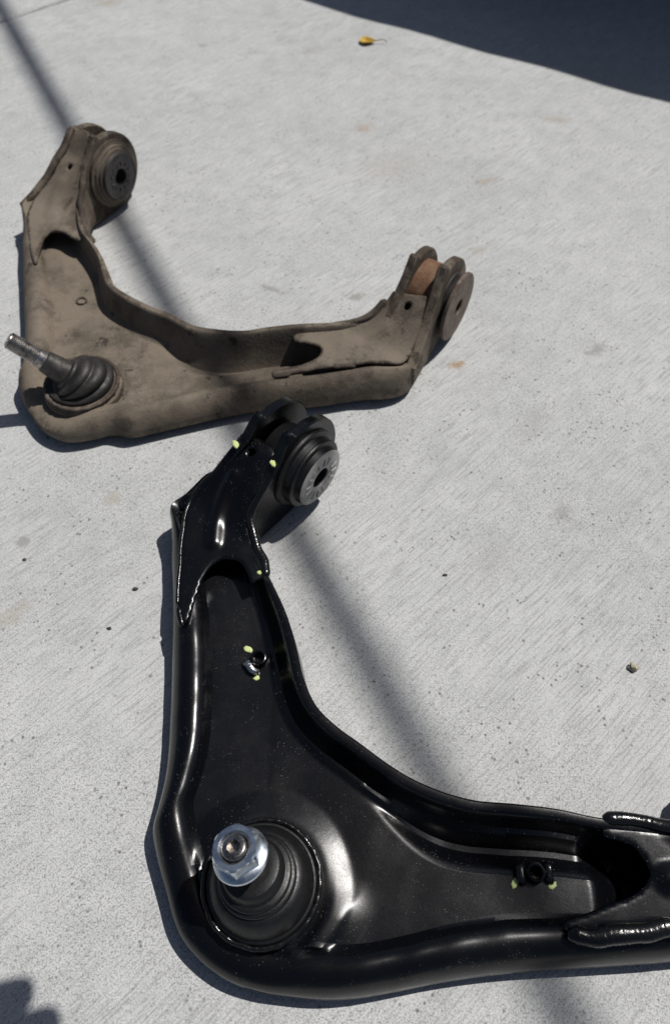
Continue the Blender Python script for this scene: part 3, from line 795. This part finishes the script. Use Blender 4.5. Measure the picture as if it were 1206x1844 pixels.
OLD = dict(
    label='old control arm caked in brown dust, bare threaded stud leaning left, farther one', seed=5.1,
    mats=dict(body=M['dirty'], plate=M['dirtyplate'], weld=M['dirtyweld']),
    phi=math.radians(-30.7), axis=(-.202, .6474), zc=.0360, ear_r=.0360,
    z_plate=.0320, z_rise=.0260, z_tip=.016, z_rim=.0370, z_ridge=.0265, z_floor=.0140, tilt=(.01, .01), ridge_ends=(0.09, 0.115), apex=(68, 765), apex_w=.034, shoulder=.03, plate_t=.0010, ridge_up=.0006,
    bj=(152, 699), z_bj=.020,
    outer=[(113, 264), (96, 304), (84, 321), (68, 331), (39, 367), (41, 407), (42, 447), (42, 518), (44, 589), (44, 650), (40, 672), (33, 690), (38, 714), (58, 752), (75, 772), (97, 785), (120, 791), (164, 786), (200, 778), (233, 783), (277, 774), (328, 762), (440, 738),
           (500, 731), (579, 725), (643, 715), (699, 707), (722, 691), (742, 668), (755, 642), (762, 618)],
    inner=[(160, 275), (152, 310), (148, 345), (145, 370), (147, 395), (155, 420), (171, 440), (187, 467), (195, 490), (205, 512), (233, 531), (270, 549), (310, 565), (347, 584), (394, 592), (440, 594), (480, 588), (539, 582), (600, 580), (639, 577), (667, 565), (694, 541), (708, 522)],
    pairs=[((113, 264), (160, 275)), ((39, 367), (145, 370)), ((41, 407), (155, 420)), ((42, 460), (187, 467)), ((43, 560), (205, 512)), ((33, 690), (240, 535)), ((75, 772), (262, 546)), ((200, 778), (310, 565)), ((328, 762), (394, 592)), ((440, 738), (480, 588)),
           ((579, 725), (600, 580)), ((699, 707), (667, 565)), ((762, 618), (708, 522))],
    crease=[(215, 720), (240, 690)],
    floor_ends=[((515, 650), (560, 645))],
    plates=[
        dict(outline=[(128, 234), (138, 226), (150, 233), (162, 242), (157, 275), (152, 296), (148, 320), (144, 367), (140, 385), (146, 404), (153, 422), (145, 433), (131, 429), (112, 418), (94, 417), (82, 427), (72, 455), (64, 475), (57, 462), (52, 425), (50, 385), (66, 352), (86, 328), (102, 302), (114, 270), (121, 250)],
             holes=[(126, 302, .0028)], bead=[(110, 335), (100, 360), (94, 388)], bead_w=.0075, bead_h=.0016,
             welds=[([(163, 265), (156, 300), (150, 340), (147, 372), (150, 396), (159, 424), (170, 442)], .0030)]),
        dict(outline=[(531, 601), (559, 596), (611, 590), (667, 574), (697, 546), (714, 529), (742, 531), (770, 536), (770, 556), (764, 582), (757, 607), (742, 634), (722, 655), (690, 655), (659, 655), (620, 659), (579, 664), (530, 673), (492, 679), (490, 670), (516, 663), (545, 656), (563, 649), (575, 640), (576, 628), (555, 620), (528, 613)],
             holes=[(733, 553, .0028)], bead=[(620, 625), (660, 612), (690, 590)], bead_w=.0080, bead_h=.0016,
             welds=[([(490, 678), (508, 676), (524, 674)], .0022, .0002), ([(600, 662), (622, 660), (640, 659)], .0020, .0002),
                    ([(560, 592), (612, 586), (664, 570), (696, 541)], .0030, .0006)])],
    ears=[(-.0180, .0075, 'li'), (-.0440, .0070, 'lo'), (.3080, .0070, 'ri'), (.3330, .0080, 'ro')],
    bushings=[
        dict(a=0.0, m_rubber=M['dirty'], m_face=M['olddisc'],
             rubber=[(-.036, .022), (-.0105, .0310), (-.0085, .0305), (-.0080, .0270), (-.0060, .0262), (-.0055, .0245), (-.0035, .0240), (-.0030, .0222)],
             face=[(-.0035, .0222), (-.0005, .0214), (0.0, .0204), (-.0008, .0196), (-.0008, .0180), (-.0003, .0080), (-.0010, .0072)],
             bore=[(-.016, .0070), (-.0010, .0072)], marks=(.0105, .0130, 12, .0013, -.0006, .0010)),
        dict(a=.352, m_rubber=M['oldrubber'], m_face=M['rustdisc'],
             rubber=[(-.045, .022), (-.0120, .0262), (-.0090, .0258), (-.0070, .0225), (-.0035, .0235)],
             face=[(-.0036, .0240), (-.0036, .0276), (-.0028, .0283), (-.0006, .0283), (0.0, .0277), (.0003, .0100), (.0001, .0074), (-.0010, .0066)],
             bore=[(-.018, .0064), (-.0010, .0066)], sleeve=(.308, [(.001, .0275), (.027, .0275)]), m_sleeve=M['rust'])],
    joint=dict(housing=[(.004, .022), (.010, .0285), (.0200, .0305), (.0225, .0300), (.0240, .0280), (.0265, .0272), (.0270, .0150)],
               ring_r=.0276, ring_t=.0016, ring_z=.0265, tip=(14, 611), tip_z=.068, piv_z=.026, fold=.055,
               boot_z=.0268, boot_len=.0130, m_boot=M['oldrubber'],
               boot=[(0, 0.0243), (.08, 0.0250), (.18, 0.0250), (.26, 0.0237), (.29, 0.0218), (.31, 0.0209), (.33, 0.0214), (.38, 0.0229), (.46, 0.0232), (.54, 0.0218), (.57, 0.0199), (.59, 0.0184), (.61, 0.0186), (.66, 0.0196), (.74, 0.0194), (.81, 0.0175), (.84, 0.0154), (.86, 0.0132), (.88, 0.0130), (.93, 0.0133), (.99, 0.0126), (1.03, 0.0109), (1.04, 0.0075)],
               m_stud=M['oldstud'], stud=[(-.060, .0066), (-.0285, .0066), (-.0280, .0071), (-.0225, .0071), (-.0220, .0058), (-.0015, .0058), (-.0004, .0054), (0.0, .0046), (-.0002, .0014), (-.0015, .0012), (-.0016, .0002)],
               neck=[(-.075, .0122), (-.056, .0112), (-.0290, .0084), (-.0280, .0072)],
               thread=(-.0215, -.0012, .0067, .00135), m_thread=M['oldstud']),
    clips=[(146, 538, (), 0)],
    dabs=[],
)
build_arm(NEW)
build_arm(OLD)

# ------------------------------------------------------------------ small things on the slab
def leaf():
    p = at(665, 78)
    r = empty('leaf', (p.x, p.y, 0), 'small curled yellow leaf on the concrete beside the broad shadow edge', 'leaf')
    V, F = [], []
    nl, nw = 16, 8
    L, W = 0.021, 0.0090
    for i in range(nl + 1):
        t = i / nl
        w = W * math.sin(math.pi * min(1, t * 1.02) ** 0.8) ** 0.75 * (1 - 0.45 * t) if 0 < t < 1 else 0.0003
        for k in range(nw + 1):
            s = k / nw * 2 - 1
            x = (t - 0.6) * L; y = s * w
            z = 0.0012 + 0.0035 * abs(s) ** 1.6 * math.sin(math.pi * t) + 0.0022 * (t - .5) ** 2 * 4
            V.append(Vector((p.x + x, p.y + y - 0.1 * x, z)))
    for i in range(nl):
        for k in range(nw): F.append((i*(nw+1)+k, i*(nw+1)+k+1, (i+1)*(nw+1)+k+1, (i+1)*(nw+1)+k))
    b = link('blade', V, F, M['leaf'], r)
    b.modifiers.new('thickness', 'SOLIDIFY').thickness = 0.0004
    path = [Vector((p.x + x, p.y + y, z)) for x, y, z in ((.006, 0, .003), (.011, -.001, .004), (.016, 0.0005, .0045), (.021, -.0025, .003))]
    V, F = bead(catmull(path, 8), 0.0005, 3.0, seg=6, flat=1, rough=.05)
    link('stem', V, F, M['stem'], r)
leaf()
def pebble(px, py, size, mat, label, cat, seed, name, flat=.6):
    p = at(px, py)
    bm = bmesh.new()
    bmesh.ops.create_icosphere(bm, subdivisions=3, radius=1)
    V = []
    for v in bm.verts:
        d = v.co.normalized()
        k = 1 + 0.55 * noise.noise(d * 1.3 + Vector((seed, 0, 0))) + 0.16 * noise.noise(d * 4 + Vector((0, seed, 0)))
        q = d * k
        V.append(Vector((p.x + q.x * size[0], p.y + q.y * size[1], max(-.0004, size[2] * flat + q.z * size[2]))))
    F = [tuple(v.index for v in f.verts) for f in bm.faces]
    bm.free()
    o = link(name, V, F, mat, smooth=True, auto=28)
    o['label'] = label; o['category'] = cat
pebble(1137, 1203, (.0030, .0027, .0030), M['stone'], 'pale tan stone chip alone on the concrete, right of centre', 'stone', 2.2, 'stone_chip')
pebble(244, 1061, (.0017, .0013, .0009), M['grit'], 'dark crumb of grit left of the new arm, the upper one', 'grit', 4.4, 'grit_crumb')
pebble(197, 1132, (.0015, .0010, .0008), M['grit'], 'dark oval crumb of grit left of the new arm, the lower one', 'grit', 8.1, 'grit_crumb')
pebble(45, 1008, (.0012, .0010, .0008), M['grit'], 'tiny dark crumb of grit near the left edge below the old arm', 'grit', 6.3, 'grit_crumb')
pebble(801, 1036, (.0016, .0009, .0008), M['grit'], 'tiny dark crumb of grit in the open concrete right of the new bushing', 'grit', 9.7, 'grit_crumb')

# ------------------------------------------------------------------ unseen hand above the picture, added to cast the corner shadow
def hand():
    h = 0.50
    off = Vector((SUN.x / SUN.z * h, SUN.y / SUN.z * h, h))
    t1, t2 = at(44, 1789) + off, at(84, 1842) + off
    fd = Vector((0.96, 0.16, -0.05)).normalized()              # fingers point this way
    sd = Vector((0.16, -0.96, 0.05)).normalized()              # across the knuckles, index finger first
    root = empty('shadow_hand', t1 - fd * 0.19 + Vector((0, 0, -0.02)), 'unseen guessed hand added just above the picture, shadowing the bottom left corner', 'shadow_hand')
    V, E_, R_ = [], [], []
    def add(p, r, link_to=None):
        V.append(p - root.location); R_.append(r)
        if link_to is not None: E_.append((link_to, len(V) - 1))
        return len(V) - 1
    base = t1 - fd * 0.085
    palm = add(base - fd * 0.050 + sd * 0.030, 0.024)
    wrist = add(base - fd * 0.095 + sd * 0.032, 0.021, palm)
    fore = add(base - fd * 0.20 + sd * 0.060 + Vector((0, 0, .02)), 0.030, wrist)
    add(base - fd * 0.36 + sd * 0.13 + Vector((0, 0, .05)), 0.036, fore)
    tips = [t1 + fd * .006, t2 + fd * .008, t2 + sd * .021 + fd * .002, t2 + sd * .040 - fd * .020]
    for i, tip in enumerate(tips):
        kn = base + sd * (0.002 + 0.0195 * i) - fd * (0.004 * abs(i - 1))
        k = add(kn, 0.0125, palm)
        up = Vector((0, 0, 1))
        m1 = add(kn.lerp(tip, 0.45) + up * 0.010, 0.0112, k)
        m2 = add(kn.lerp(tip, 0.76) + up * 0.007, 0.0104, m1)
        add(tip, 0.0088, m2)
    th = add(base - fd * 0.052 - sd * 0.006, 0.0125, palm)
    th2 = add(base - fd * 0.026 - sd * 0.030 + Vector((0, 0, -.006)), 0.0100, th)
    add(base - fd * 0.002 - sd * 0.036 + Vector((0, 0, -.010)), 0.0085, th2)
    me = bpy.data.meshes.new('body')
    me.from_pydata([tuple(v) for v in V], E_, [])
    o = bpy.data.objects.new('body', me); COL.objects.link(o); o.parent = root
    sk = o.modifiers.new('skin', 'SKIN'); sk.use_smooth_shade = True
    for v, r in zip(me.skin_vertices[0].data, R_): v.radius = (r, r * 0.92)
    me.skin_vertices[0].data[0].use_root = True
    sb = o.modifiers.new('smooth', 'SUBSURF'); sb.levels = 2; sb.render_levels = 2
    me.materials.append(M['skin'])
hand()

# ------------------------------------------------------------------ guessed objects set just outside the picture to throw the long shadows
def bin_box():  # kind of box is guessed; size and rim shaped for its cast shadow
    H_ = 0.55
    sx, sy = SUN.x / SUN.z * H_, SUN.y / SUN.z * H_
    a = at(385, -40) + Vector((sx, sy, 0)); b = at(1206, 196) + Vector((sx, sy, 0))
    d = (b - a).normalized(); n = Vector((-d.y, d.x, 0))
    if n.y < 0: n = -n
    Lx, Ly, r = 0.95, 0.5, 0.03
    root = empty('shadow_bin', a, 'black box guessed as a bin, foot in the top right corner, added to throw the broad shadow', 'bin')
    def loop(ins, z, wob=0.0):
        out = []
        for cx, cy, t0 in ((r, r, 180), (Lx - r, r, 270), (Lx - r, Ly - r, 0), (r, Ly - r, 90)):
            for k in range(9):
                t = math.radians(t0 + 90 * k / 8)
                x = cx + (r - ins) * math.cos(t); y = cy + (r - ins) * math.sin(t)
                out.append((x, y))
        # follow the straight runs with extra points so the rim can waver
        res = []
        for i, q in enumerate(out):
            q2 = out[(i + 1) % len(out)]
            m = 24 if math.hypot(q2[0]-q[0], q2[1]-q[1]) > 0.1 else 1
            for k in range(m):
                x, y = lerp(q[0], q2[0], k/m), lerp(q[1], q2[1], k/m)
                y += wob * noise.noise(Vector((x * 7, 3, 0)))
                res.append(a + d * x + n * y + Vector((0, 0, z)))
        return res
    def stack(name, levels):
        V = []; m = 0
        for ins, z, w in levels:
            l = loop(ins, z, w); m = len(l); V += l
        F = []
        for i in range(len(levels) - 1):
            for k in range(m): F.append((i*m+k, i*m+(k+1) % m, (i+1)*m+(k+1) % m, (i+1)*m+k))
        F.append(tuple(range(m))); F.append(tuple(range((len(levels)-1)*m, len(levels)*m)))
        link(name, V, F, M['plastic'], root, auto=40)
    stack('tub', [(.030, 0.0, 0), (.022, .006, 0), (.020, .02, 0), (.012, .30, 0), (.010, .49, 0)])
    stack('lid', [(.004, .491, .012), (.0, .496, .012), (.0, .535, .012), (.006, .546, .012), (.02, .55, .008)])
bin_box()
def cable():  # unseen cable, added with heights set for how soft its shadow falls
    pts = []
    A, Bp = at(60, 120), at(790, 1420)
    for t in (-6, -3, -1.5, 0, 1, 2.5, 5, 9):
        g = A.lerp(Bp, t) if 0 <= t <= 1 else A + (Bp - A) * t
        h = 2.2 + 0.4 * t if t <= 1 else 2.6 + 3.5 * (t - 1)
        h = max(0.4, h)
        pts.append(g + Vector((SUN.x / SUN.z * h, SUN.y / SUN.z * h, h)))
    V, F = [], []
    p = resample(catmull(pts, 8), 80)
    V, F = rings([(p[i], (p[min(i+1, 79)] - p[max(i-1, 0)]), 0.0098) for i in range(80)], 12, xref=Vector((0, 0, 1)))
    o = link('shadow_cable', V, F, M['cable'])
    o['label'] = 'unseen guessed cable added overhead to throw the soft diagonal shadow line'; o['category'] = 'cable'
cable()
